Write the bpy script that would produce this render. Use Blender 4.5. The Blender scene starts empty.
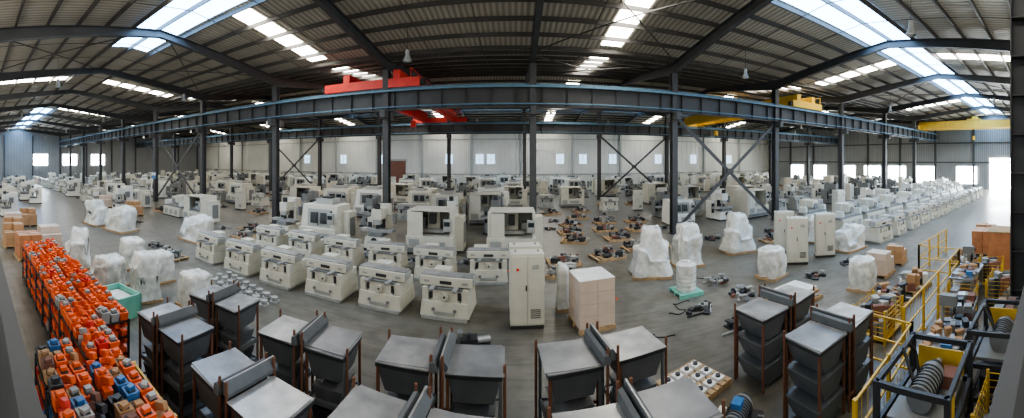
import bpy, math, random
from mathutils import Vector, Matrix, noise
random.seed(7)
scn=bpy.context.scene
COL=scn.collection
# ---------------------------------------------------------------- materials
def M(name,c,rough=.5,metal=0,var=.12,scale=3,bump=0.0,emit=0,c2=None,det=4):
    m=bpy.data.materials.new(name); m.use_nodes=True
    nt=m.node_tree; b=nt.nodes['Principled BSDF']
    b.inputs['Roughness'].default_value=rough; b.inputs['Metallic'].default_value=metal
    tc=nt.nodes.new('ShaderNodeTexCoord'); n=nt.nodes.new('ShaderNodeTexNoise')
    n.inputs['Scale'].default_value=scale; n.inputs['Detail'].default_value=det
    nt.links.new(tc.outputs['Object'],n.inputs['Vector'])
    r=nt.nodes.new('ShaderNodeValToRGB'); nt.links.new(n.outputs['Fac'],r.inputs['Fac'])
    r.color_ramp.elements[0].position=.3; r.color_ramp.elements[1].position=.7
    lo=c2 if c2 else tuple(x*(1-var) for x in c); hi=c if c2 else tuple(min(1,x*(1+var)) for x in c)
    r.color_ramp.elements[0].color=(*lo,1); r.color_ramp.elements[1].color=(*hi,1)
    nt.links.new(r.outputs['Color'],b.inputs['Base Color'])
    if bump:
        bp=nt.nodes.new('ShaderNodeBump'); bp.inputs['Strength'].default_value=bump; bp.inputs['Distance'].default_value=.05
        nt.links.new(n.outputs['Fac'],bp.inputs['Height']); nt.links.new(bp.outputs['Normal'],b.inputs['Normal'])
    if emit:
        b.inputs['Emission Color'].default_value=(*c,1); b.inputs['Emission Strength'].default_value=emit
    return m
cream=M('cream_paint',(.62,.605,.52),.42,var=.06)
white=M('white_paint',(.76,.77,.72),.4,var=.04)
grey=M('grey_paint',(.20,.21,.21),.5)
lgrey=M('light_grey_paint',(.36,.37,.35),.5)
dark=M('dark_steel',(.035,.037,.04),.5)
struct=M('structural_steel',(.06,.062,.064),.5,var=.2,scale=1)
purl=M('purlin_steel',(.07,.066,.06),.55,var=.2,scale=1)
blueedge=M('blue_cable_tray',(.12,.23,.32),.45)
black=M('black_rubber',(.015,.015,.015),.6)
glassd=M('tinted_glass',(.03,.04,.045),.12)
steel=M('bare_steel_plate',(.50,.50,.49),.34,metal=.35,c2=(.26,.27,.27),scale=2.6,det=8)
steel2=M('dull_steel_plate',(.34,.345,.35),.4,metal=.3,c2=(.18,.185,.19),scale=2.0,det=8)
chute=M('chute_grey',(.11,.12,.125),.42,var=.15)
rust=M('rusty_rod',(.16,.07,.04),.7,scale=12)
orange=M('orange_plastic',(.90,.14,.02),.45,var=.1)
redp=M('red_paint',(.72,.05,.03),.4)
yellow=M('yellow_paint',(.66,.43,.05),.45)
blue=M('blue_plastic',(.05,.18,.42),.4)
teal=M('teal_plastic',(.2,.55,.45),.4)
cardboard=M('cardboard',(.45,.27,.14),.8)
pink=M('carton_wrapped',(.62,.50,.41),.4,var=.06)
wood=M('pallet_wood',(.42,.29,.16),.8,scale=6,var=.25)
woodcrate=M('crate_plywood',(.46,.20,.09),.7,scale=4,var=.15)
plastic=M('stretch_wrap',(.84,.85,.80),.22,c2=(.52,.53,.50),scale=4,bump=.7,det=7)
sheetw=M('white_sheet',(.75,.75,.72),.6)
brownish=M('brown_oxide',(.22,.1,.07),.7)
skyl=M('skylight_panel',(1.0,.95,.86),.5,var=.02,emit=19)
skyb=M('ridge_skylight',(.34,.60,1.0),.5,var=.02,emit=13)
winm=M('daylit_window',(.85,.94,1.0),.3,var=.03,emit=22)
doorm=M('daylit_doorway',(.92,.97,1.0),.3,var=.02,emit=45)
winb=M('frosted_window',(.45,.62,.80),.3,var=.2,scale=.8,emit=1.8)
def wavemat(name,c1,c2,scale,axis='X',rough=.6):
    m=bpy.data.materials.new(name); m.use_nodes=True; nt=m.node_tree; b=nt.nodes['Principled BSDF']
    b.inputs['Roughness'].default_value=rough
    tc=nt.nodes.new('ShaderNodeTexCoord'); w=nt.nodes.new('ShaderNodeTexWave'); w.bands_direction=axis
    w.inputs['Scale'].default_value=scale; w.inputs['Distortion'].default_value=0
    nt.links.new(tc.outputs['Object'],w.inputs['Vector'])
    n=nt.nodes.new('ShaderNodeTexNoise'); n.inputs['Scale'].default_value=.25; nt.links.new(tc.outputs['Object'],n.inputs['Vector'])
    r=nt.nodes.new('ShaderNodeValToRGB'); r.color_ramp.elements[0].color=(*c1,1); r.color_ramp.elements[1].color=(*c2,1)
    nt.links.new(w.outputs['Fac'],r.inputs['Fac'])
    mx=nt.nodes.new('ShaderNodeMix'); mx.data_type='RGBA'; mx.blend_type='MULTIPLY'; mx.inputs[0].default_value=.4
    nt.links.new(r.outputs['Color'],mx.inputs[6]); nt.links.new(n.outputs['Fac'],mx.inputs[7]); nt.links.new(mx.outputs[2],b.inputs['Base Color'])
    bp=nt.nodes.new('ShaderNodeBump'); bp.inputs['Strength'].default_value=.6; bp.inputs['Distance'].default_value=.04
    nt.links.new(w.outputs['Fac'],bp.inputs['Height']); nt.links.new(bp.outputs['Normal'],b.inputs['Normal'])
    return m
roofm=wavemat('roof_sheet',(.36,.33,.27),(.62,.57,.48),1.2,'X')
wallm=wavemat('wall_sheet_cream',(.76,.75,.68),(.88,.87,.80),1.0,'X')
wallr=wavemat('wall_sheet_grey',(.26,.27,.27),(.38,.39,.39),1.0,'Y')
def floormat():
    m=bpy.data.materials.new('sealed_concrete'); m.use_nodes=True; nt=m.node_tree; b=nt.nodes['Principled BSDF']
    tc=nt.nodes.new('ShaderNodeTexCoord')
    def nz(s,d,st=None):
        n=nt.nodes.new('ShaderNodeTexNoise'); n.inputs['Scale'].default_value=s; n.inputs['Detail'].default_value=d
        if st:
            mp=nt.nodes.new('ShaderNodeMapping'); mp.inputs['Scale'].default_value=st; mp.inputs['Rotation'].default_value=(0,0,.4)
            nt.links.new(tc.outputs['Object'],mp.inputs[0]); nt.links.new(mp.outputs[0],n.inputs['Vector'])
        else: nt.links.new(tc.outputs['Object'],n.inputs['Vector'])
        return n
    def ramp(n,p0,c0,p1,c1):
        r=nt.nodes.new('ShaderNodeValToRGB'); e=r.color_ramp.elements
        e[0].position=p0; e[0].color=(*c0,1); e[1].position=p1; e[1].color=(*c1,1); nt.links.new(n.outputs['Fac'],r.inputs['Fac']); return r
    def mul(a,c,f):
        mx=nt.nodes.new('ShaderNodeMix'); mx.data_type='RGBA'; mx.blend_type='MULTIPLY'; mx.inputs[0].default_value=f
        nt.links.new(a,mx.inputs[6]); nt.links.new(c,mx.inputs[7]); return mx.outputs[2]
    a=nz(.25,6); c=nz(2.2,9); d=nz(1.5,10,(.5,6,1))
    base=ramp(a,.35,(.135,.127,.105),.7,(.215,.205,.175))
    r2=ramp(c,.3,(.58,.57,.55),.62,(1,1,1)); r3=ramp(d,.33,(.55,.53,.5),.5,(1,1,1))
    o=mul(mul(base.outputs['Color'],r2.outputs['Color'],.8),r3.outputs['Color'],.55)
    nt.links.new(o,b.inputs['Base Color'])
    mr=nt.nodes.new('ShaderNodeMapRange'); mr.inputs[3].default_value=.22; mr.inputs[4].default_value=.5
    nt.links.new(a.outputs['Fac'],mr.inputs[0]); nt.links.new(mr.outputs[0],b.inputs['Roughness'])
    return m
floorm=floormat()
# ---------------------------------------------------------------- mesh builder
class MB:
    def __init__(s): s.v=[];s.f=[];s.m=[];s.sm=[];s.mats=[]
    def mi(s,m):
        if m not in s.mats: s.mats.append(m)
        return s.mats.index(m)
    def add(s,vs,fs,m,smooth=False):
        o=len(s.v); s.v+= [tuple(v) for v in vs]; k=s.mi(m)
        for f in fs: s.f.append(tuple(i+o for i in f)); s.m.append(k); s.sm.append(smooth)
    def box(s,cx,cy,z0,sx,sy,h,m,rz=0,tx=None,ty=None,rx=0):
        tx=sx if tx is None else tx; ty=sy if ty is None else ty
        vs=[Vector((a*sx/2,b*sy/2,0)) for a,b in((-1,-1),(1,-1),(1,1),(-1,1))]+[Vector((a*tx/2,b*ty/2,h)) for a,b in((-1,-1),(1,-1),(1,1),(-1,1))]
        R=Matrix.Rotation(rz,3,'Z')@Matrix.Rotation(rx,3,'X')
        vs=[R@v+Vector((cx,cy,z0)) for v in vs]
        s.add(vs,[(0,3,2,1),(4,5,6,7),(0,1,5,4),(1,2,6,5),(2,3,7,6),(3,0,4,7)],m)
    def prism(s,poly,axis,a0,a1,m):
        n=len(poly)
        def P(p,a):
            return (a,p[0],p[1]) if axis=='X' else ((p[0],a,p[1]) if axis=='Y' else (p[0],p[1],a))
        vs=[P(p,a0) for p in poly]+[P(p,a1) for p in poly]
        fs=[tuple(range(n-1,-1,-1)),tuple(range(n,2*n))]+[(i,(i+1)%n,n+(i+1)%n,n+i) for i in range(n)]
        s.add(vs,fs,m)
    def cyl(s,p0,p1,r,m,n=12,r2=None,cap=True):
        p0=Vector(p0);p1=Vector(p1);r2=r if r2 is None else r2
        d=(p1-p0).normalized(); u=d.orthogonal().normalized(); w=d.cross(u)
        vs=[];
        for p,rr in((p0,r),(p1,r2)):
            for i in range(n):
                a=2*math.pi*i/n; vs.append(p+u*rr*math.cos(a)+w*rr*math.sin(a))
        s.add(vs,[(i,(i+1)%n,n+(i+1)%n,n+i) for i in range(n)],m,True)
        if cap: s.add(vs,[tuple(range(n-1,-1,-1)),tuple(range(n,2*n))],m)
    def beam(s,p0,p1,w,h,m):
        p0=Vector(p0);p1=Vector(p1); d=(p1-p0).normalized()
        up=Vector((0,0,1)) if abs(d.z)<.95 else Vector((1,0,0))
        u=d.cross(up).normalized(); v=u.cross(d)
        vs=[p+u*a*w/2+v*b*h/2 for p in(p0,p1) for a,b in((-1,-1),(1,-1),(1,1),(-1,1))]
        s.add(vs,[(0,3,2,1),(4,5,6,7),(0,1,5,4),(1,2,6,5),(2,3,7,6),(3,0,4,7)],m)
    def tube(s,pts,r,m,n=8):
        for a,c in zip(pts[:-1],pts[1:]): s.cyl(a,c,r,m,n)
    def mesh(s,name):
        me=bpy.data.meshes.new(name); me.from_pydata(s.v,[],s.f)
        for m in s.mats: me.materials.append(m)
        me.polygons.foreach_set('material_index',s.m); me.polygons.foreach_set('use_smooth',s.sm)
        me.update(); return me
BB={}; occ=[]
def foot(me,x,y,rz,sc):
    if me.name not in BB:
        xs=[v.co.x for v in me.vertices]; ys=[v.co.y for v in me.vertices]; BB[me.name]=(min(xs),max(xs),min(ys),max(ys))
    a,b_,c,d=BB[me.name]; sx,sy=(sc,sc) if not isinstance(sc,tuple) else sc[:2]
    pts=[(px*sx*math.cos(rz)-py*sy*math.sin(rz),px*sx*math.sin(rz)+py*sy*math.cos(rz)) for px in(a,b_) for py in(c,d)]
    return (x+min(p[0] for p in pts),x+max(p[0] for p in pts),y+min(p[1] for p in pts),y+max(p[1] for p in pts))
def put(me,name,x=0,y=0,z=0,rz=0,sc=1,bev=0,guard=None):
    if guard is not None:
        f=foot(me,x,y,rz,sc)
        if guard and any(f[0]<g[1]+.04 and f[1]>g[0]-.04 and f[2]<g[3]+.04 and f[3]>g[2]-.04 for g in occ): return None
        occ.append(f)
    o=bpy.data.objects.new(name,me); COL.objects.link(o); o.location=(x,y,z); o.rotation_euler=(0,0,rz)
    o.scale=(sc,sc,sc) if not isinstance(sc,tuple) else sc
    if bev:
        b=o.modifiers.new('bevel','BEVEL'); b.width=bev; b.segments=2; b.limit_method='ANGLE'; b.angle_limit=math.radians(50)
    return o
# ---------------------------------------------------------------- shell dims
XL,XR=-72.0,49.5; YF=55.0; SP=18.3; BAY=8.1; X0=.9
colX=[X0+BAY*k for k in range(-9,7)]
def rz(y):
    i=min(2,max(0,int(y//SP))); mid=SP*i+SP/2
    return 10.3+1.0*(1-abs(y-mid)/(SP/2))
b=MB(); b.box((XL+XR)/2,(YF-4)/2,-.2,XR-XL+.4,YF+4.4,.2,floorm); put(b.mesh('floor'),'floor')
b=MB()
for i in range(3):
    y0=SP*i; ym=y0+SP/2; y1=y0+SP if i<2 else YF+.2
    for (ya,yb) in((y0 if i else -1.5,ym),(ym,y1)):
        za=10.3 if ya>=0 else 10.14; zb=11.3 if yb==ym else 10.3
        if ya==ym: za=11.3
        b.prism([(ya,za),(yb,zb),(yb,zb+.1),(ya,za+.1)],'X',XL-.2,XR+.2,roofm)
put(b.mesh('ceiling'),'ceiling')
b=MB()
for i in range(3):
    for x in [4.95+16.2*k for k in range(-4,3)]:
        for (ya,yb) in((SP*i+.8,SP*i+SP/2-1.6),(SP*i+SP/2+1.6,SP*i+SP-.8)):
            p=[(x-.55,ya,rz(ya)-.02),(x+.55,ya,rz(ya)-.02),(x+.55,yb,rz(yb)-.02),(x-.55,yb,rz(yb)-.02)]
            b.add(p,[(0,3,2,1)],skyl)
put(b.mesh('skylight_strips'),'skylight_strips')
b=MB()
for i,w,x0_,x1_ in((0,1.25,XL,-45),(0,1.25,-19,-9),(0,1.35,9.5,XR),(2,.5,-30,30)):
    ym=SP*i+SP/2
    b.add([(x0_,ym-w,rz(ym-w)-.03),(x1_,ym-w,rz(ym-w)-.03),(x1_,ym,11.27),(x0_,ym,11.27),(x0_,ym+w,rz(ym+w)-.03),(x1_,ym+w,rz(ym+w)-.03)],[(0,3,2,1),(3,4,5,2)],skyb)
put(b.mesh('ridge_skylight'),'ridge_skylight')
# purlins
b=MB()
for i in range(3):
    for j in range(13):
        y=SP*i+.4+j*(SP-.8)/12
        z=rz(y)-.06
        b.box((XL+XR)/2,y,z-.2,XR-XL,.07,.2,purl)
for i in range(3):
    for k in range(len(colX)-1):
        for fx in (.33,.67):
            x=colX[k]+BAY*fx
            b.beam((x,SP*i+.4,rz(SP*i+.4)-.2),(x,SP*i+SP/2,11.1),.03,.03,purl)
            b.beam((x,SP*i+SP/2,11.1),(x,SP*i+SP-.4,rz(SP*i+.4)-.2),.03,.03,purl)
        if k%3==0:
            xa,xb=colX[k],colX[k+1]
            for q in range(2):
                ya=SP*i+.3+q*SP/2; yb=ya+SP/2-.6
                b.beam((xa,ya,rz(ya)-.35),(xb,yb,rz(yb)-.35),.05,.05,purl)
                b.beam((xb,ya,rz(ya)-.35),(xa,yb,rz(yb)-.35),.05,.05,purl)
put(b.mesh('roof_purlins'),'roof_purlins')
# rafters
b=MB()
for s_ in (0,1):
    pts=[(0,10.04),(SP/2,11.03),(SP/2,10.68),(SP*.22,10.0),(0,9.45)]
    if s_: pts=[(SP-a,c) for a,c in pts]
    b.prism(pts,'X',-.012,.012,struct)
    e=pts[2:]
    for q0,q1 in zip(e[:-1],e[1:]): b.beam((0,*q0),(0,*q1),.26,.03,struct)
    b.beam((0,*pts[0]),(0,*pts[1]),.26,.03,struct)
raf=b.mesh('roof_rafter')
for i in range(3):
    for x in colX: put(raf,'roof_rafter',x,SP*i,0)
# columns
b=MB()
for s_ in(-1,1): b.box(0,s_*.2,0,.34,.025,9.45,struct)
b.box(0,0,0,.02,.39,9.45,struct)
b.box(0,0,0,.6,.6,.03,struct)
for s_ in(-1,1):
    b.box(0,s_*.45,6.7,.3,.5,.42,struct)
colm=b.mesh('steel_column')
for yl in (SP,2*SP):
    for x in colX[1:-1]:
        put(colm,'steel_column',x,yl); occ.append((x-.32,x+.32,yl-.32,yl+.32))
b=MB()
for s_ in(-1,1): b.box(0,s_*.2,0,.6,.03,9.45,struct)
b.box(0,0,0,.03,.39,9.45,struct); b.box(0,0,0,.7,.7,.03,struct)
for k in range(8): b.box(0,0,1+k,.48,.38,.02,struct)
put(b.mesh('near_steel_column'),'steel_column',9.0,1.0); occ.append((8.6,9.4,.6,1.4))
# runway girders
b=MB()
L=XR-XL-.2; cx=(XL+XR)/2
b.box(cx,0,7.14,L,.38,.04,struct); b.box(cx,0,8.26,L,.5,.04,struct); b.box(cx,0,7.18,L,.03,1.08,struct)
b.box(cx,0,8.30,L,.07,.12,blueedge)
b.box(cx,-.32,8.16,L,.12,.1,blueedge)
x=XL+.5
while x<XR:
    b.box(x,0,7.18,.02,.34,1.08,struct); x+=1.35
b.cyl((XL+.2,-.3,7.3),(XR-.2,-.3,7.3),.04,blueedge,6)
rg=b.mesh('crane_runway_girder')
for yl in(SP,2*SP): put(rg,'crane_runway_girder',0,yl)
def brace(xa,xb,y):
    b=MB()
    for (za,zb) in((.3,6.9),(6.9,.3)):
        b.beam((xa,y-.06 if za<1 else y+.06,za),(xb,y-.06 if za<1 else y+.06,zb),.05,.2,struct)
    b.box((xa+xb)/2,y,3.4,.5,.16,.4,struct)
    put(b.mesh('cross_brace'),'cross_brace')
for y in(SP,2*SP):
    brace(9.0+.2,17.1-.2,y); brace(-31.5+.2,-23.4-.2,y)
b=MB(); b.box(0,0,0,.9,.03,.7,blue); b.box(0,-.02,.35,.8,.01,.28,sheetw)
put(b.mesh('notice_board'),'notice_board',colX[5],SP-.235,2.4)
# walls
b=MB(); b.box(cx,YF+.1,0,XR-XL+.4,.2,10.4,wallm)
x=XL
while x<XR: b.box(x,YF-.02,0,.06,.05,10.2,wallm); x+=.9
for z in(2.0,7.6): b.box(cx,YF-.06,z,XR-XL,.1,.15,lgrey)
put(b.mesh('wall_back'),'wall_back')
b=MB()
for x in colX[1:-1]: b.box(x,YF-.25,0,.3,.3,9.6,lgrey)
put(b.mesh('wall_pilasters'),'trim_1')
b=MB(); b.box(XR+.1,(YF-3)/2,0,.2,YF+3,10.9,wallr)
y=0
while y<YF: b.box(XR-.02,y,0,.05,.06,10.2,wallr); y+=.8
for z in(3.9,6.8): b.box(XR-.08,(YF-3)/2,z,.12,YF+3,.18,struct)
for y in range(0,55,6): b.box(XR-.2,y+.3,0,.3,.25,9.5,struct)
put(b.mesh('wall_right'),'wall_right')
b=MB(); b.box(XL-.1,(YF-3)/2,0,.2,YF+3,10.9,wallr)
for y in range(0,55,6): b.box(XL+.2,y+.3,0,.3,.25,9.5,struct)
put(b.mesh('wall_left'),'wall_left')
def window(n,x,y,z,w,h,ax,m,door=False):
    b=MB()
    if ax=='X':
        b.box(x,y,z,w,.04,h,m)
        for t in(-.5,0,.5): b.box(x+t*w,y-.04,z,.07,.06,h,white)
        for t in(0,.5,1): b.box(x,y-.04,z+t*h-.035,w+.07,.06,.07,white)
    else:
        b.box(x,y,z,.04,w,h,m); sg=-1 if x>0 else 1
        for t in((-.5,.5) if door else (-.5,-.17,.17,.5)): b.box(x+sg*.04,y+t*w,z,.06,.06,h,white)
        for t in((1,) if door else (0,.5,1)): b.box(x+sg*.04,y,z+t*h-.03*(t>0),.06,w+.07,.05,white)
    put(b.mesh('w'),('door_' if door else 'window_')+str(n))
n=1
for x in(-38,-30,-22,-10.8,-5.8,-4.0,7.05,10.8,15.8,24,31,39):
    window(n,x,YF-.06,3.7,1.3,1.6,'X',winb); n+=1
for y in(46.5,40.8,34.5,29.5,24.9,19.9,13.4):
    window(n,XR-.06,y,.8,3.2,2.6,'Y',winm); n+=1
for y in(14.0,20.5,27):
    window(n,XL+.06,y,3.2,3.2,2.4,'Y',winm); n+=1
window(1,XR-.06,7.6,0.01,4.6,4.6,'Y',doorm,True)
b=MB(); b.box(-20,YF-.1,0,3.6,.08,4.2,brownish); b.box(-20,YF-.12,4.2,4,.14,.3,lgrey)
for k in range(12): b.box(-20,YF-.15,.1+k*.34,3.5,.04,.05,brownish)
put(b.mesh('door'),'door_2')
# ---------------------------------------------------------------- cranes
def crane(name,x,y0,y1,m,wid,gap,trol=.5):
    b=MB()
    for y in(y0,y1):
        b.box(0,y,8.42,wid,.4,.5,m)
        for s_ in(-1,1):
            b.cyl((s_*wid*.4,y-.15,8.6),(s_*wid*.4,y+.15,8.6),.18,dark)
            b.box(s_*(wid/2+.12),y,8.5,.24,.3,.3,black)
    for s_ in(-1,1):
        X=s_*gap/2
        b.box(X,(y0+y1)/2,8.5,.42,y1-y0,.95,m)
        b.box(X,(y0+y1)/2,9.45,.07,y1-y0,.06,dark)
        b.box(X,(y0+y1)/2,8.47,.5,y1-y0,.03,m)
    b.box(gap/2+.55,(y0+y1)/2,8.6,.6,y1-y0,.05,m)
    k=y0
    while k<y1:
        b.box(gap/2+.84,k,8.6,.04,.04,.9,m); k+=1.5
    b.box(gap/2+.84,(y0+y1)/2,9.48,.04,y1-y0,.04,m)
    ty=y0+(y1-y0)*trol
    b.box(0,ty,9.5,gap+.5,1.7,.14,m); b.box(-.2,ty,9.64,gap*.55,.7,.35,m)
    b.cyl((-gap*.3,ty+.2,9.3),(gap*.3,ty+.2,9.3),.3,dark,14)
    for s_ in(-.12,.12): b.cyl((s_,ty+.2,9.3),(s_,ty+.2,7.5),.015,dark,6)
    b.box(0,ty+.2,7.0,.4,.25,.5,m); b.cyl((0,ty+.2,7.0),(0,ty+.2,6.7),.06,dark,8)
    b.box(gap/2-.1,y0+2.2,7.6,.9,1.3,.85,m)
    put(b.mesh(name),name,x)
crane('overhead_crane',-8.2,SP,2*SP,redp,6.0,3.2,.45)
crane('overhead_crane',20.5,SP,2*SP,yellow,3.4,1.7,.7)
crane('overhead_crane',44,-.6,SP,yellow,3.4,1.7,.6)
# ---------------------------------------------------------------- high bay lamps
b=MB(); b.cyl((0,0,0),(0,0,1.2),.012,dark,6); b.cyl((0,0,-.25),(0,0,0),.09,lgrey,12); b.cyl((0,0,-.5),(0,0,-.2),.2,lgrey,18,r2=.08,cap=False)
b.cyl((0,0,-.46),(0,0,-.38),.1,white,10)
lampm=b.mesh('high_bay_lamp')
for i in range(3):
    for k in range(len(colX)-1):
        if (k+i)%2: continue
        for yy in(5.2,14.6):
            y=SP*i+yy; lx=colX[k]+4.05-1.6
            if i==1 and (abs(lx+8.2)<4 or abs(lx-20.5)<3): continue
            if i==0 and abs(lx-44)<3: continue
            put(lampm,'high_bay_lamp',lx,y,rz(y)-.26-1.2)
# ---------------------------------------------------------------- machine meshes
def m_base(c=cream):
    b=MB()
    b.box(0,0,.0,1.3,1.25,.1,lgrey)
    b.box(0,0,.08,1.38,1.15,.40,c,tx=1.30,ty=1.1)
    b.box(0,-.02,.48,.8,.9,.30,c,tx=1.0)
    for s_ in(-1,1):
        b.box(s_*.56,0,.48,.18,1.0,.34,c)
        b.box(s_*.32,0,.82,.12,1.5,.07,steel)
    b.box(0,0,.78,1.0,1.0,.06,grey)
    b.box(0,-.18,.86,1.5,.46,.24,c)
    b.box(0,-.18,1.10,1.5,.34,.05,steel)
    b.box(0,-.415,.92,.34,.02,.09,dark)
    for s_ in(-1,1):
        b.box(s_*.55,-.415,.94,.16,.02,.07,lgrey)
        b.box(s_*.40,-.46,.52,.10,.03,.22,dark)
        b.cyl((s_*.3,-.58,.28),(s_*.3,-.6,.28),.05,grey,14)
        b.box(s_*.75,-.18,.9,.06,.4,.2,lgrey)
    b.cyl((0,-.48,.62),(0,-.56,.62),.10,c,18); b.cyl((0,-.44,.62),(0,-.58,.62),.03,dark,8)
    b.box(-.3,.42,.84,.5,.4,.28,c)
    b.box(0,-.585,.14,.6,.02,.1,lgrey)
    return b.mesh('grinder_base')
def m_cnc(v=0):
    b=MB(); c=(cream,white,cream)[v%3]
    b.box(0,0,0,2.1,1.7,.12,dark)
    b.box(0,0,.12,2.2,1.8,.75,c); b.box(0,-.905,.14,2.1,.02,.2,grey)
    if v==2:
        b.box(-1.0,0,.87,.12,1.6,1.15,c); b.box(1.0,0,.87,.12,1.6,1.15,c); b.box(0,.75,.87,2.0,.1,1.15,lgrey); b.box(0,.1,1.98,2.1,1.5,.06,c)
        b.box(0,.35,.87,.6,.6,1.0,c); b.box(0,-.1,.95,1.2,.5,.15,steel); b.box(0,-.05,1.35,.3,.5,.45,dark)
        b.box(-.6,.3,.9,.4,.5,.7,grey); b.box(.62,.3,.9,.3,.4,.5,lgrey); b.box(-.62,-.82,.87,.62,.06,1.1,c)
    else:
        b.box(0,.1,.87,2.2,1.6,1.15,c,tx=2.1,ty=1.35)
        b.box(0,-.66,.93,1.4,.1,.9,lgrey,ty=.1,rx=math.radians(-5))
        b.box(-.3,-.72,1.1,.4,.05,.55,glassd,rx=math.radians(-5)); b.box(.3,-.72,1.1,.4,.05,.55,glassd,rx=math.radians(-5))
        b.box(0,-.78,1.0,.05,.04,.7,dark)
        b.box(0,.3,2.0,1.0,.9,.3,lgrey); b.box(0,.3,2.3,.5,.5,.1,dark)
    b.box(.86,-.95,1.15,.34,.16,.55,lgrey); b.box(.86,-1.04,1.4,.26,.02,.2,glassd)
    b.box(.86,-.86,1.7,.06,.1,.1,dark)
    b.box(-.7,-.92,.4,.5,.03,.35,lgrey); b.box(.3,-.92,.42,.9,.02,.25,lgrey)
    b.box(1.25,.3,.1,.4,.9,1.6,c); b.box(1.455,.3,.4,.02,.6,1.0,grey)
    return b.mesh('cnc_machine')
def m_mill(v=0):
    b=MB(); c=(cream,white,grey)[v]
    b.box(0,0,0,1.3,1.6,.1,dark); b.box(0,.0,.1,1.2,1.5,.55,c,tx=1.0,ty=1.4)
    b.box(0,-.25,.65,.7,.9,.2,grey); b.box(0,-.3,.85,1.7,.45,.14,steel)
    b.box(0,.5,.6,.75,.6,1.5,c,tx=.6); b.box(0,-.05,1.45,.5,1.0,.5,c); b.box(0,-.35,1.2,.36,.36,.75,lgrey)
    b.cyl((0,-.35,1.2),(0,-.35,1.0),.09,dark,12); b.cyl((0,-.35,1.95),(0,-.35,2.2),.14,dark,12)
    b.box(.75,.1,1.2,.1,.4,.5,grey); b.beam((.3,.2,1.6),(.75,.1,1.5),.06,.06,lgrey)
    b.box(-.62,.5,.1,.3,.7,1.3,c); b.box(-.62,.14,.5,.22,.02,.7,dark)
    b.box(0,.19,.9,.4,.02,.5,dark)
    b.cyl((0,-.78,.5),(0,-.84,.5),.14,dark,14)
    return b.mesh('milling_machine')
def m_grinder(v=0):
    b=MB(); c=cream
    b.box(0,0,0,2.4,1.1,.08,dark); b.box(0,0,.08,2.3,1.0,.65,c,ty=.9)
    for k in range(3): b.box(-.7+k*.7,-.49,.2,.4,.04,.35,lgrey)
    b.box(0,-.1,.73,2.6,.5,.12,grey); b.box(0,-.1,.85,1.2,.35,.1,steel)
    b.box(.1,.55,.08,.9,.6,1.5,c); b.box(.1,.1,1.1,.6,.7,.45,c); b.cyl((.1,-.3,1.2),(.1,-.12,1.2),.2,grey,16)
    b.box(-1.0,-.1,.85,.2,.55,.35,white); b.box(1.05,-.1,.85,.2,.55,.35,white)
    b.box(1.3,.5,0,.5,.6,1.5,lgrey); b.box(1.3,.19,.9,.3,.03,.35,glassd)
    return b.mesh('surface_grinder')
def m_cab():
    b=MB()
    b.box(0,0,0,.86,.5,.1,dark); b.box(0,0,.1,.88,.52,1.83,cream)
    for s_ in(-1,1): b.box(s_*.215,-.268,.14,.40,.03,1.74,cream)
    for k in range(5): b.box(.21,-.29,.3+k*.05,.26,.015,.02,dark)
    b.box(-.03,-.29,1.0,.03,.03,.14,dark); b.box(.2,-.288,1.55,.18,.012,.12,lgrey); b.cyl((-.25,-.28,1.55),(-.25,-.31,1.55),.035,redp,12)
    for s_ in(-1,1): b.cyl((s_*.3,0,1.93),(s_*.3,0,1.98),.03,steel,8)
    return b.mesh('electrical_cabinet')
def m_shroud(seed,w,d,h,lobes):
    b=MB(); n=48; L=22; vs=[]
    def height(x,y):
        z=0
        for (lx,ly,lr,lh) in lobes:
            dd=max(abs(x-lx),abs(y-ly)*.9)/lr
            t=max(0,min(1,(1.35-dd)/.55)); t=t*t*(3-2*t)
            z=max(z,lh*t)
        return z
    for j in range(L+1):
        t=j/L
        for i in range(n):
            a=2*math.pi*i/n; c,s=math.cos(a),math.sin(a)
            k=1/((abs(c)**5+abs(s)**5)**.2)
            if t<.5:
                q=t/.5
                x=c*k*w/2*.9; y=s*k*d/2*.9
                hz=max(.35,height(x*.82,y*.82))*h; z=.1+q*(hz*.93)
                rr=1+.06*math.sin(q*5+seed)-(.1*q)
            else:
                q=(t-.5)/.5; rr=.9*(1-q)
                x=c*k*w/2*rr; y=s*k*d/2*rr
                z=.1+max(.35,height(x*.9,y*.9))*h*(.93+.07*min(1,q*4)); rr=.9*(1-q)
            f=noise.noise(Vector((c*1.5+seed*7,s*1.5,z*1.1)))*.22+noise.noise(Vector((c*7+seed*3,s*7,z*3)))*.10
            X=c*k*w/2*rr*(1+f); Y=s*k*d/2*rr*(1+f)
            Z=z+noise.noise(Vector((X*3,Y*3,seed)))*.10*min(1,t*2)
            vs.append((X,Y,max(.09,Z)))
    fs=[(j*n+i,j*n+(i+1)%n,(j+1)*n+(i+1)%n,(j+1)*n+i) for j in range(L) for i in range(n)]
    b.add(vs,fs,plastic,True)
    b.box(0,0,0,w*1.02,d*1.02,.1,wood)
    return b.mesh('wrapped_machine')
def pallet(b,x,y,w=1.2,d=1.0,m=wood):
    for k in range(3): b.box(x,y-d/2+.05+k*(d-.1)/2,0,w,.1,.09,m)
    for k in range(7): b.box(x-w/2+.07+k*(w-.14)/6,y,.09,.12,d,.025,m)
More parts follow.
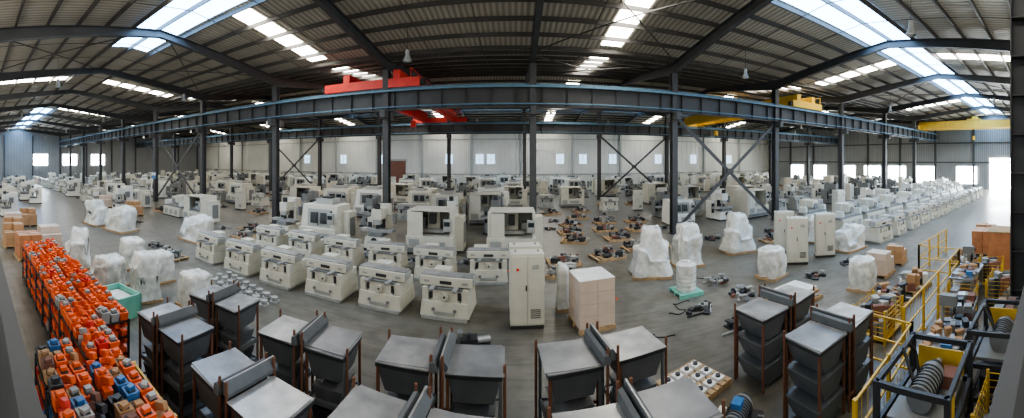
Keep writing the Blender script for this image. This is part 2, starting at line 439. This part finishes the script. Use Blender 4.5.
def m_boxes(seed,w=1.1,d=1.0,m=cardboard):
    r=random.Random(seed); b=MB(); pallet(b,0,0,w+.1,d+.1)
    z=.12
    for l in range(3):
        for i in range(3):
            for j in range(2):
                if l==2 and r.random()<.4: continue
                b.box(-w/2+w/6+i*w/3,-d/4+j*d/2,z+l*.33,w/3-.02,d/2-.02,.32,m,rz=r.uniform(-.03,.03))
                b.box(-w/2+w/6+i*w/3,-d/4+j*d/2,z+l*.33+.32,.05,d/2-.02,.003,sheetw)
    return b.mesh('carton_pallet')
def m_clutter(seed,w=1.4,d=1.1,mats=(dark,grey,steel,brownish,dark,lgrey),n=10,hm=.3,pal=True):
    r=random.Random(seed); b=MB(); Z=.115 if pal else .0
    if pal: pallet(b,0,0,w,d)
    for k in range(n):
        x=r.uniform(-w*.36,w*.36); y=r.uniform(-d*.34,d*.34); m=r.choice(mats); h=r.uniform(.06,hm)
        q=r.random(); a=r.uniform(0,3)
        if q<.3: b.box(x,y,Z,r.uniform(.15,.4),r.uniform(.12,.3),h,m,rz=a)
        elif q<.5:
            b.box(x,y,Z,.4,.16,.05,m,rz=a); b.box(x,y,Z+.05,.1,.16,h,m,rz=a); b.box(x,y,Z+.05+h,.3,.16,.05,m,rz=a)
        elif q<.65:
            b.cyl((x-.12,y,Z+.135),(x+.12,y+.03,Z+.135),.06,m,12); b.cyl((x-.14,y,Z+.135),(x-.11,y,Z+.135),.13,m,16)
        elif q<.75:
            b.cyl((x,y,Z),(x,y,Z+.055),r.uniform(.1,.2),m,18); b.cyl((x,y,Z+.055),(x,y,Z+.095),.07,m,14)
        elif q<.9: b.beam((x-.4*math.cos(a),y-.4*math.sin(a),Z+.035),(x+.4*math.cos(a),y+.4*math.sin(a),Z+.05+h*.3*pal),.05,.06,m)
        else:
            pts=[(x+.18*math.cos(t*.6),y+.14*math.sin(t*.6),Z+.025+.004*t) for t in range(22)]
            b.tube(pts,.018,m,6)
    return b.mesh('casting_pallet')
base=m_base(); baseg=m_base(lgrey); cncs=[m_cnc(0),m_cnc(1),m_cnc(2)]; mills=[m_mill(0),m_mill(1),m_mill(2)]; grd=m_grinder(); cab=m_cab()
shr=[m_shroud(1,1.4,1.2,1.7,[(0,.1,.35,1),(-.4,-.2,.3,.6),(.4,0,.3,.7)]),
     m_shroud(2,1.6,1.2,1.35,[(-.3,0,.4,1),(.45,0,.35,.75)]),
     m_shroud(3,1.2,1.1,1.7,[(.05,.0,.38,1),(-.3,0,.25,.75)]),
     m_shroud(4,1.8,1.3,1.25,[(-.45,.1,.4,.85),(.35,0,.45,1)]),
     m_shroud(5,1.1,1.0,1.2,[(0,0,.5,1)])]
boxm=[m_boxes(1),m_boxes(2,m=pink),m_boxes(3,m=woodcrate)]; clm=[m_clutter(s,n=20) for s in range(6)]
loose=[m_clutter(40+s,1.5,1.1,n=12,hm=.16,pal=False) for s in range(5)]
R=random.uniform
for k in range(6): put(base,'grinding_machine_base',-1.9-1.93*k,9.75+R(-.08,.08),0,R(-.1,.1),bev=.015,guard=False)
for k in range(6): put(base,'grinding_machine_base',-1.0-1.95*k,12.6+R(-.1,.1),0,R(-.1,.1),bev=.015,guard=False)
for k in range(13): put(base,'grinding_machine_base',16.2+1.95*k,9.4+R(-.1,.1),0,R(-.1,.1),guard=False)
for k in range(9): put(grd,'surface_grinder',18.0+3.0*k,12.6,0,R(-.05,.05),guard=False)
put(cab,'electrical_cabinet',.28,9.1,0,.05,bev=.008,guard=False); put(cab,'electrical_cabinet',.25,9.9,0,.05,guard=False)
put(cab,'electrical_cabinet',10.6,10.0,0,-.7,guard=False); put(cab,'electrical_cabinet',12.2,9.8,0,-.7,guard=False); put(cab,'electrical_cabinet',11.4,11.6,0,-.6,guard=False)
b=MB(); pallet(b,0,0,1.0,1.0)
for l in range(4):
    for i in range(2):
        for j in range(3): b.box(-.24+i*.48,-.32+j*.32,.12+l*.3,.475,.315,.295,pink)
b.box(0,0,1.322,.97,.97,.01,sheetw)
put(b.mesh('wrapped_carton_stack'),'wrapped_carton_stack',1.98,8.95,0,.15,bev=.01,guard=False)
put(m_shroud(9,.38,.36,1.25,[(0,0,.3,1)]),'wrapped_post',1.35,9.9,guard=False)
b=MB(); pallet(b,0,0,.85,.85,teal)
b.cyl((0,0,.12),(0,0,.95),.31,plastic,28,r2=.33); b.cyl((0,0,.95),(0,0,1.03),.33,plastic,28,r2=.22); b.cyl((0,0,1.03),(0,0,1.08),.06,plastic,12)
for k in range(6): b.cyl((0,0,.2+k*.13),(0,0,.22+k*.13),.335,plastic,28)
put(b.mesh('wrapped_drum'),'wrapped_drum',5.35,9.95,guard=False)
for i,(x,y,s,sc) in enumerate(((5.0,12.1,0,1.0),(6.8,12.6,2,.95),(8.2,11.3,1,1.0),(8.7,9.5,4,.85),(9.9,13.2,0,1),(13.9,9.6,3,.85),(14.4,11.8,1,.95),
    (-9.6,5.2,2,.8),(-8.2,6.1,4,.8),(-11.3,4.6,3,.75),(-13.6,4.2,0,.85),(-12.6,6.2,4,.9),(-10.7,6.4,4,.8),
    (-19.5,8.8,3,1.1),(-17.2,10.0,1,1.1),(-15.0,11.3,3,1.0),(-22.0,8.2,1,1.1))):
    put(shr[s],'wrapped_machine',x,y,0,((i*1.3)%1.0-.5)*.6,sc,guard=True)
b=MB(); b.box(0,0,.0,1.1,.8,.12,teal)
for s_ in(-1,1): b.box(s_*.52,0,.12,.06,.8,.5,teal); b.box(0,s_*.38,.12,1.1,.05,.5,teal)
b.box(0,0,.12,.9,.65,.35,sheetw)
put(b.mesh('teal_crate'),'teal_crate',-9.0,4.0,0,.2,guard=True)
b=MB()
for i in range(8):
    for j in range(3):
        x=i*.40; y=j*.40
        b.cyl((x,y,0),(x,y,.06),.15,lgrey,20); b.cyl((x,y,.06),(x,y,.15),.10,steel,18,r2=.08); b.cyl((x,y,.15),(x,y,.17),.11,lgrey,18)
put(b.mesh('round_foot_castings'),'round_foot_castings',-9.7,7.9,0,-.22,guard=True)
# ---------------------------------------------------------------- sheet-metal racks
def m_rack(seed,kind):
    r=random.Random(seed); b=MB(); W=.90; D=.92
    for s_ in(-1,1):
        X=s_*.58; tp=steel if (seed+s_)%3 else steel2
        if kind==0:
            for l in range(3):
                z=.06+l*.43; sh=r.uniform(-.03,.03)
                b.box(X+sh,0,z,.46,.74,.36,chute,tx=.86,ty=.82)
                b.box(X+sh,0,z+.36,.88,.86,.03,chute)
        else:   # welded frame, tapered folded panel under the top, lower shelves
            b.box(X,0,.92,.62,.70,.38,chute,tx=.84,ty=.84)
            for z in(.12,.52):
                b.box(X,0,z,W-.1,D-.14,.03,steel2 if z>.3 else chute)
                for sy in(-1,1): b.box(X,sy*(D/2-.08),z-.02,W-.1,.04,.08,chute)
                for sx in(-1,1): b.box(X+sx*(W/2-.05),0,z-.02,.04,D-.16,.08,chute)
            b.box(X,0,.55,.5,.6,.22,chute,tx=.66,ty=.7); b.box(X,0,.15,.46,.6,.26,dark,tx=.7,ty=.7)
        for sx in(-1,1):
            for sy in(-1,1): b.box(X+sx*(W/2-.04),sy*(D/2-.06),0,.05,.05,1.34,rust if (kind==0 or sy*sx>0) else chute)
        b.box(X,0,1.36,W,D,.022,tp,rz=r.uniform(-.07,.07))
        b.box(X+r.uniform(-.04,.04),r.uniform(-.05,.05),1.384,W-.01,D-.01,.012,tp,rz=r.uniform(-.07,.07))
        b.box(X,0,1.30,W-.01,D-.02,.06,dark)
    for xx,yy in((-.1,D/2+.02),(.1,D/2+.02),(-.08,-D/2-.02),(.1,-D/2-.02),(-1.06,.4),(1.06,-.4)):
        b.cyl((xx,yy,0),(xx,yy,1.62 if abs(xx)<.5 else 1.5),.025,rust,8)
    for yy in(-D/2-.02,D/2+.02): b.box(0,yy,.25,.3,.04,.05,rust)
    t=r.uniform(-.04,.04)
    b.prism([(-.13+t,1.40),(-.01+t,1.40),(-.01+t,1.45),(-.05+t,1.55),(-.12+t,1.53)],'Y',-.54,.46,chute)
    b.prism([(.01+t,1.40),(.14+t,1.40),(.15+t,1.46),(.06+t,1.58),(.01+t,1.56)],'Y',-.46,.56,chute)
    b.beam((.035+t,-.46,1.575),(.035+t,.56,1.575),.03,.012,steel)
    return b.mesh('sheet_metal_rack')
rk=[m_rack(s,0) for s in range(2)]; ro=[m_rack(s+5,1) for s in range(4)]
for i,(x,y,rz_,k,sx) in enumerate(((-5.35,3.5,.05,1,.66),(-5.6,4.95,.12,1,.66),(-3.2,3.25,-.08,1,.78),(-3.3,4.85,.1,1,.78),(-1.12,5.1,.03,1,.9),(-1.15,3.62,-.08,1,.88),(1.33,5.25,.14,1,.92),(1.35,3.67,.06,1,.9),(5.0,5.3,.14,0,.85),(4.95,3.8,.05,0,.85))):
    put((ro[i%4] if k else rk[i%2]),'sheet_metal_rack',x,y,0,rz_,(sx,.86,1),bev=.006,guard=False)
b=MB(); pallet(b,0,0,1.1,1.0)
for i in range(4):
    for j in range(3):
        b.box(-.38+i*.25,-.3+j*.3,.115,.18,.2,.05,sheetw); b.cyl((-.38+i*.25,-.3+j*.3,.165),(-.38+i*.25,-.3+j*.3,.2),.05,dark,10)
put(b.mesh('parts_pallet'),'parts_pallet',3.25,5.75,0,.3,guard=False)
b=MB(); b.box(0,0,0,.9,.6,.05,dark); b.cyl((-.3,0,.25),(.25,0,.25),.17,grey,20); b.cyl((.25,0,.25),(.36,0,.25),.12,dark,16); b.cyl((.36,0,.25),(.48,0,.25),.03,steel,8)
for k in range(8): b.cyl((-.26+k*.06,0,.25),(-.24+k*.06,0,.25),.185,dark,20)
b.box(-.05,0,.4,.2,.16,.1,blue); b.box(0,.32,.05,.3,.12,.15,white)
for k in range(5): b.cyl((-.3+k*.15,-.25,.06),(-.15+k*.1,-.35,.1),.02,steel,8)
put(b.mesh('electric_motor'),'electric_motor',3.35,4.45,0,.6,guard=False)
put(loose[1],'loose_machine_parts',3.2,3.2,0,.2,.8,guard=True)
b=MB(); b.box(0,0,0,.8,.5,.06,dark); b.box(-.1,0,.06,.4,.3,.16,dark); b.cyl((.1,0,.14),(.4,.05,.14),.08,steel,14); b.box(-.3,.1,.06,.12,.2,.25,grey); b.cyl((-.1,-.1,.2),(-.1,-.1,.34),.06,dark,12)
put(b.mesh('gearbox'),'gearbox',-1.0,8.0,0,.2,guard=True)
for x,y,rz_ in((2.6,11.2,.2),(4.0,10.4,.6)):
    b=MB(); b.box(0,0,0,.9,.08,.08,yellow); b.box(0,.3,0,.9,.08,.08,dark); b.box(-.4,.15,.0,.1,.4,.14,dark); b.cyl((.2,0,.06),(.2,.3,.08),.04,steel,10)
    b.tube([(.4,.15,.04),(.6,.2,.04),(.75,.4,.04),(.7,.6,.04),(.5,.65,.04)],.02,black,6)
    put(b.mesh('lifting_fixture'),'lifting_fixture',x,y,0,rz_,guard=True)
b=MB(); pallet(b,0,0,1.1,.9); b.box(0,0,.12,1.0,.8,.16,sheetw); b.box(.1,0,.28,.8,.6,.05,plastic)
put(b.mesh('wrapped_sheet_pallet'),'wrapped_sheet_pallet',3.3,12.5,0,.1,guard=True)
for x,y,t in((-3.9,16.0,2),(-6.6,15.9,3),(-9.6,15.6,0),(-12.3,15.9,3),(-.2,16.1,2)):
    if t<3: put(cncs[t],'cnc_machine',x,y,0,0,bev=.01,guard=True)
    else: put(mills[0],'milling_machine',x,y,0,0,bev=.01,guard=True)
for x,y,k in((2.0,14.4,0),(4.0,14.8,1),(2.4,16.2,2),(5.8,15.8,3),(3.2,20.2,4),(5.4,20.6,0),(7.4,20.1,1),(3.6,22.6,2),(6.0,23.0,3),(8.2,22.8,4),(4.6,25.3,0),(3.1,18.1,1),(7.2,17.1,2),(5.5,18.1,4),(2.8,27.6,5),(5.4,28.4,2),
              (-13.6,13.6,5),(-14.9,15.4,1),(-12.9,8.2,3),(1.9,12.9,5),(5.6,13.9,0),(7.9,14.9,4),(12.6,13.6,2)):
    put(clm[k],'casting_pallet',x,y,0,R(-.3,.3),guard=True)
lp=[(6.6,10.3),(3.0,17.2),(4.6,16.4),(.6,14.3),(3.7,13.6),(6.9,8.8),(6.4,21.8),(4.6,19.2),(2.2,21.5),(11.9,8.4),(-6.5,14.2),(-2.2,14.3),(-10.6,14.1),(-15.2,8.8),(-21.5,10.8),(2.8,24.2),(7.0,24.8),(11.4,14.6),(10.3,16.0),(5.0,8.6),(9.4,17.0),(12.2,16.2),(15.2,13.9),(.4,11.3),(4.3,11.2),(7.0,26.6),
    (5.6,7.2),(2.9,9.8),(9.9,8.3),(6.9,11.2),(3.4,19.2),(8.9,19.9),(8.3,16.0),(-8.6,14.2),(-4.3,14.2),(-12.6,14.5),(7.3,13.8),(11.3,13.2),(14.2,15.4),(1.2,17.6),(-16.5,14.5)]
for i,(x,y) in enumerate(lp):
    put(loose[i%5],'loose_machine_parts',x,y,0,R(-.3,.3)+(i%2)*3.14,R(.6,.9),guard=True)
for i,(x,y) in enumerate(((2.5,10.2),(4.6,9.0),(6.2,11.2),(.2,13.4),(3.2,7.6),(7.2,7.9))):
    b=MB(); pts=[]
    for t in range(26):
        pts.append((.045*t-.5+.1*math.sin(t*.9+i),.22*math.sin(t*.37+i*2),.014))
    b.tube(pts,.014,black if i%3 else orange,6)
    put(b.mesh('floor_cable'),'floor_cable',x,y,0,i*.9)
def field(y,x0,x1,step,kinds,seed,skip=None):
    r=random.Random(seed); x=x0
    while x<x1:
        k=r.choice(kinds); jx=r.uniform(-.15,.15); rot=r.uniform(-.12,.12); q=r.uniform(.78,1.04); yy=y+r.uniform(-.35,.35)
        me,nm,ro_,sc_={'c':(r.choice(cncs),'cnc_machine',rot,q),'m':(r.choice(mills[:2]),'milling_machine',rot,q),'d':(mills[2],'milling_machine',rot,q),
            'g':(grd,'surface_grinder',rot*.5,1),'w':(r.choice(shr),'wrapped_machine',rot*3,q),'b':(r.choice(boxm),'carton_pallet',rot,1),'p':(r.choice(clm),'casting_pallet',rot,1),
            's':(base,'grinding_machine_base',rot,1),'t':(baseg,'grinding_machine_base',rot,1),'l':(r.choice(loose),'loose_machine_parts',rot*3,1),'e':(cab,'electrical_cabinet',rot*2,q+.05)}[k]
        put(me,nm,x+jx,yy,0,ro_,sc_,guard=True)
        x+=(step if k in 'cgw' else step*.76)+r.uniform(-.1,.5)
field(20.8,-68,-1,3.0,'cmdsgtpdple',1); field(20.8,10.8,46,3.0,'cgmdstple',2)
field(24.2,-68,1,3.0,'cmstgdplce',3); field(24.2,11,46,3.0,'cgmdstple',4)
field(28.2,-68,1,3.0,'cmgstdlec',5); field(28.2,8,46,3.0,'cmgstdce',15); field(32.2,-68,46,3.0,'cmgpptdec',6)
field(40,-68,46,3.0,'cmgptdce',8); field(44,-68,46,3.0,'cmctde',9); field(48.5,-68,46,3.0,'cmgdce',10); field(52.3,-68,46,3.1,'cce',11)
field(15.2,-68,-18,3.1,'cgmptsdle',12); field(12.0,-68,-24,3.1,'gmbsstpl',13); field(15.8,18,46,3.0,'gdcmte',14)
field(2.4,-60,-25,3.6,'cgmb',15); field(6.0,-62,-34,3.6,'gsm',16)
for x,y,k in((-17.4,2.0,0),(-19.2,2.2,0),(-21.0,2.4,1),(-16.6,3.7,1),(-22.8,3.6,0),(-15.2,2.4,2)): put(boxm[k],'carton_pallet',x,y,0,.06,guard=True)
# ---------------------------------------------------------------- orange bins rack row
def m_bins(seed,main,jit=.12):
    r=random.Random(seed); b=MB()
    for sx in(-.42,.42):
        for sy in(-.28,.28): b.box(sx,sy,0,.04,.04,1.15,dark)
    for z in(.12,.45,.78,1.1):
        b.box(0,0,z,.88,.6,.025,dark)
        for i in range(4):
            for j in range(3):
                c=r.choice(main); x=-.32+i*.215; y=-.2+j*.2
                h=r.uniform(.13,.22); q=r.random()
                if q<.7:
                    b.box(x,y,z+.025,.16,.15,h,c,rz=r.uniform(-jit,jit),tx=.195,ty=.18)
                    b.box(x,y,z+.026+h,.13,.12,.006,dark)
                    b.box(x+r.uniform(-.03,.03),y,z+.03+h,.08,.1,.05,r.choice((c,c,lgrey,c)),rz=r.uniform(0,1))
                else:
                    b.box(x,y,z+.025,.14,.13,.1,c,rz=r.uniform(-.3,.3)); b.beam((x-.08,y,z+.2),(x+.08,y+.03,z+.26),.07,.09,c)
    return b.mesh('tool_bin_rack')
binA=[m_bins(s,(orange,)*9+(redp,lgrey)) for s in range(4)]
binB=[m_bins(s+9,(cardboard,blue,redp,dark,orange,orange,orange,brownish,orange,orange,cardboard,lgrey)) for s in range(3)]
for k in range(7): put(binA[k%4],'orange_tool_rack',-12.4+.95*k,2.75+R(-.03,.03),0,R(-.03,.03))
for k in range(8): put(binA[(k+1)%4],'orange_tool_rack',-12.2+.93*k,2.08,0,0)
for k in range(3): put(binB[k%3],'tool_shelf',-4.7+.95*k,1.98,0,0)
for k in range(3): put(binB[(k+1)%3],'tool_shelf',-5.2+.95*k,1.3,0,0)
def fence(name,pts,h=1.1,step=1.2):
    b=MB()
    for (a,c) in zip(pts[:-1],pts[1:]):
        a=Vector((*a,0));c=Vector((*c,0)); L=(c-a).length; n=max(1,round(L/step))
        for i in range(n+1):
            p=a.lerp(c,i/n); b.box(p.x,p.y,0,.06,.06,h,yellow); b.box(p.x,p.y,0,.14,.14,.015,yellow)
        for z in(.15,h*.55,h-.03): b.beam(a+Vector((0,0,z)),c+Vector((0,0,z)),.035,.035,yellow)
        m=int(L/.2)
        for i in range(m):
            p=a.lerp(c,i/m); b.box(p.x,p.y,.15,.008,.008,h-.2,yellow)
    put(b.mesh(name),name)
fence('safety_fence',[(3.9,2.6),(6.3,2.85),(6.3,4.3)]); fence('safety_fence',[(6.9,3.3),(12.2,3.6),(12.2,5.2),(15.5,5.2)])
fence('safety_fence',[(-5.2,2.6),(-2.5,2.45)],.95)
def m_bench(seed):
    r=random.Random(seed); b=MB()
    for sx in(-1,1):
        for sy in(-1,1): b.box(sx*.7,sy*.3,0,.06,.06,.78,grey)
    b.box(0,0,.78,1.55,.75,.05,steel2); b.box(0,0,.22,1.45,.65,.03,grey)
    b.box(-.5,-.2,.83,.14,.2,.16,blue); b.cyl((-.5,-.4,.92),(-.5,-.1,.92),.03,steel,8)
    b.box(.45,.15,.83,.24,.3,.04,dark); b.cyl((.45,.22,.86),(.45,.22,1.45),.035,steel,10); b.box(.45,.08,1.28,.16,.36,.22,grey); b.cyl((.45,-.05,1.28),(.45,-.05,1.1),.03,dark,10)
    for k in range(22):
        b.box(r.uniform(-.65,.65),r.uniform(-.3,.3),.83,r.uniform(.06,.25),r.uniform(.05,.2),r.uniform(.03,.16),r.choice((cardboard,dark,sheetw,steel,dark,grey,brownish,cardboard)),rz=r.uniform(0,2))
    for k in range(5): b.box(-.55+k*.27,0,.25,.22,.4,r.uniform(.12,.3),r.choice((cardboard,dark,grey,brownish)))
    return b.mesh('workbench')
def m_cart(seed):
    r=random.Random(seed); b=MB()
    for sx in(-1,1):
        for sy in(-1,1): b.box(sx*.4,sy*.25,.1,.03,.03,.85,grey); b.cyl((sx*.4-.02,sy*.25,.06),(sx*.4+.02,sy*.25,.06),.06,black,12)
    for z in(.15,.5,.88):
        b.box(0,0,z,.84,.54,.02,grey)
        for s_ in(-1,1): b.box(0,s_*.265,z,.84,.015,.08,grey); b.box(s_*.415,0,z,.015,.54,.08,grey)
        for i in range(3):
            for j in range(2): b.box(-.26+i*.26,-.12+j*.24,z+.02,.2,.18,r.uniform(.06,.16),r.choice((dark,cardboard,grey,grey,steel,brownish)),rz=r.uniform(-.2,.2))
    b.cyl((.46,-.25,1.0),(.46,.25,1.0),.015,grey,8)
    return b.mesh('tool_cart')
def m_frame(seed):   # partly assembled machine in a dark welded frame with yellow guards
    b=MB(); W,D,H=1.4,1.0,1.35
    for sx in(-1,1):
        for sy in(-1,1): b.box(sx*W/2,sy*D/2,0,.08,.08,H,dark)
    for z in(.1,.7,H-.08):
        for sx in(-1,1): b.box(sx*W/2,0,z,.06,D,.08,dark)
        for sy in(-1,1): b.box(0,sy*D/2,z,W,.06,.08,dark)
    b.beam((-W/2,-D/2,.1),(W/2,-D/2,.7),.04,.05,dark)
    b.box(-.1,0,.16,.9,.7,.3,dark); b.box(0,0,.78,1.2,.8,.05,grey)
    b.cyl((-.4,0,1.02),(.25,0,1.02),.19,grey,20); b.cyl((.25,0,1.02),(.42,0,1.02),.12,dark,16); b.cyl((.42,0,1.02),(.6,0,1.02),.05,steel,10)
    for k in range(7): b.cyl((-.36+k*.08,0,1.02),(-.34+k*.08,0,1.02),.205,dark,20)
    b.tube([(.2,.2,.9),(.4,.35,1.2),(.2,.4,1.45),(-.1,.35,1.5),(-.35,.1,1.25)],.028,black,8)
    b.box(.68,0,.78,.03,.8,.4,yellow); b.box(-.45,-.46,.78,.4,.03,.35,yellow)
    b.box(.35,-.25,.83,.3,.25,.2,brownish)
    return b.mesh('welded_machine_frame')
def m_bin(seed):
    r=random.Random(seed); b=MB()
    b.box(0,0,.08,1.1,.9,.03,yellow)
    for sx in(-1,1):
        for sy in(-1,1): b.box(sx*.53,sy*.43,0,.05,.05,.8,yellow)
    for k in range(6):
        z=.14+k*.12
        for s_ in(-1,1): b.box(0,s_*.43,z,1.06,.012,.012,yellow); b.box(s_*.53,0,z,.012,.86,.012,yellow)
    for k in range(9):
        for s_ in(-1,1): b.box(-.48+k*.12,s_*.43,.1,.012,.012,.68,yellow)
    for k in range(18):
        b.box(r.uniform(-.36,.36),r.uniform(-.28,.28),.11,r.uniform(.15,.35),r.uniform(.1,.3),r.uniform(.2,.7),r.choice((dark,cardboard,brownish,steel2,lgrey,grey)),rz=r.uniform(0,3))
    return b.mesh('mesh_parts_bin')
bn=[m_bench(1),m_bench(2)]; ct=[m_cart(1),m_cart(2)]; fr=m_frame(1); mb_=[m_bin(1),m_bin(2)]
for me,nm,x,y,r_ in((fr,'welded_machine_frame',4.8,1.9,.05),(bn[0],'workbench',6.5,2.2,0),(ct[0],'tool_cart',7.95,2.2,.1),(mb_[0],'mesh_parts_bin',9.1,2.7,.05),(bn[1],'workbench',10.6,2.85,0),
    (fr,'welded_machine_frame',6.6,1.05,0),(ct[1],'tool_cart',7.9,1.2,0),(mb_[1],'mesh_parts_bin',12.1,2.4,.1),(mb_[1],'mesh_parts_bin',10.6,1.7,0),(mb_[1],'mesh_parts_bin',7.6,4.35,.05),(ct[1],'tool_cart',3.4,1.5,.3),(mb_[0],'mesh_parts_bin',5.2,.75,0),(ct[0],'tool_cart',3.9,.8,0)):
    put(me,nm,x,y,0,r_,guard=True)
mixc=(dark,dark,cardboard,steel,sheetw,brownish,grey,dark,lgrey,cardboard)
for i,(x,y) in enumerate(((9.1,4.8),(10.7,4.8),(14.0,3.9))):
    put(m_clutter(20+i,1.2,.9,mixc,28,.5),'scrap_parts_pallet',x,y,0,R(-.1,.1),guard=True)
put(shr[4],'wrapped_machine',9.9,6.3,0,.2,.8,guard=True); put(boxm[1],'carton_pallet',11.5,6.5,0,.1,.8,guard=True); put(boxm[2],'carton_pallet',15.8,3.4,0,0,guard=True); put(boxm[0],'carton_pallet',17.4,3.6,0,0,guard=True); put(boxm[0],'carton_pallet',13.1,6.6,0,.2,.7,guard=True)
b=MB(); pallet(b,0,0,1.5,1.1)
for k in range(5): b.box(R(-.05,.05),R(-.05,.05),.12+k*.05,1.3,.9,.045,sheetw if k%2==0 else cardboard,rz=R(-.1,.1))
sm=b.mesh('flat_panel_pallet')
for x,y in((8.0,5.9),(7.7,7.4)): put(sm,'flat_panel_pallet',x,y,0,R(-.1,.1),guard=True)
b=MB(); pallet(b,0,0,1.3,1.2); b.box(0,0,.12,1.2,1.1,1.4,woodcrate)
for s_ in(-1,0,1): b.box(s_*.56,-.57,.12,.09,.03,1.4,woodcrate)
for z in(.12,.78,1.44): b.box(0,-.57,z,1.2,.03,.09,wood)
b.box(0,0,1.52,1.28,1.18,.04,wood)
put(b.mesh('plywood_crate'),'plywood_crate',13.8,2.2)
# mezzanine with solid parapet where the photographer stands
b=MB(); b.box(0,-1.35,2.6,22,3.1,.18,struct)
for x in(-9,-3,3,8): b.box(x,-.6,0,.2,.2,2.6,struct)
b.box(0,.17,2.6,22,.04,.98,struct); b.box(0,.165,3.58,22,.07,.03,struct)
for k in range(12): b.box(-10.9+k*2-.1,.2,2.6,.05,.03,.98,struct)
put(b.mesh('mezzanine'),'mezzanine')
# ---------------------------------------------------------------- world
w=bpy.data.worlds.new('overcast_sky'); scn.world=w; w.use_nodes=True
w.node_tree.nodes['Background'].inputs[0].default_value=(1,.985,.93,1); w.node_tree.nodes['Background'].inputs[1].default_value=1.2
scn.view_settings.look='AgX - Medium High Contrast'
scn.view_settings.exposure=.12
# ---------------------------------------------------------------- camera
cam=bpy.data.cameras.new('camera'); co=bpy.data.objects.new('camera',cam); COL.objects.link(co); scn.camera=co
co.location=(0,0,4.35); co.rotation_euler=(math.radians(90),0,0)
cam.type='PANO'; cam.lens=12; cam.clip_end=300
F=345.0; HX=516.0; HY=160.0
cam.panorama_type='CENTRAL_CYLINDRICAL'
cam.central_cylindrical_range_u_min=-HX/F; cam.central_cylindrical_range_u_max=(1024-HX)/F
cam.central_cylindrical_range_v_min=-(418-HY)/F; cam.central_cylindrical_range_v_max=HY/F
cam.central_cylindrical_radius=1.0
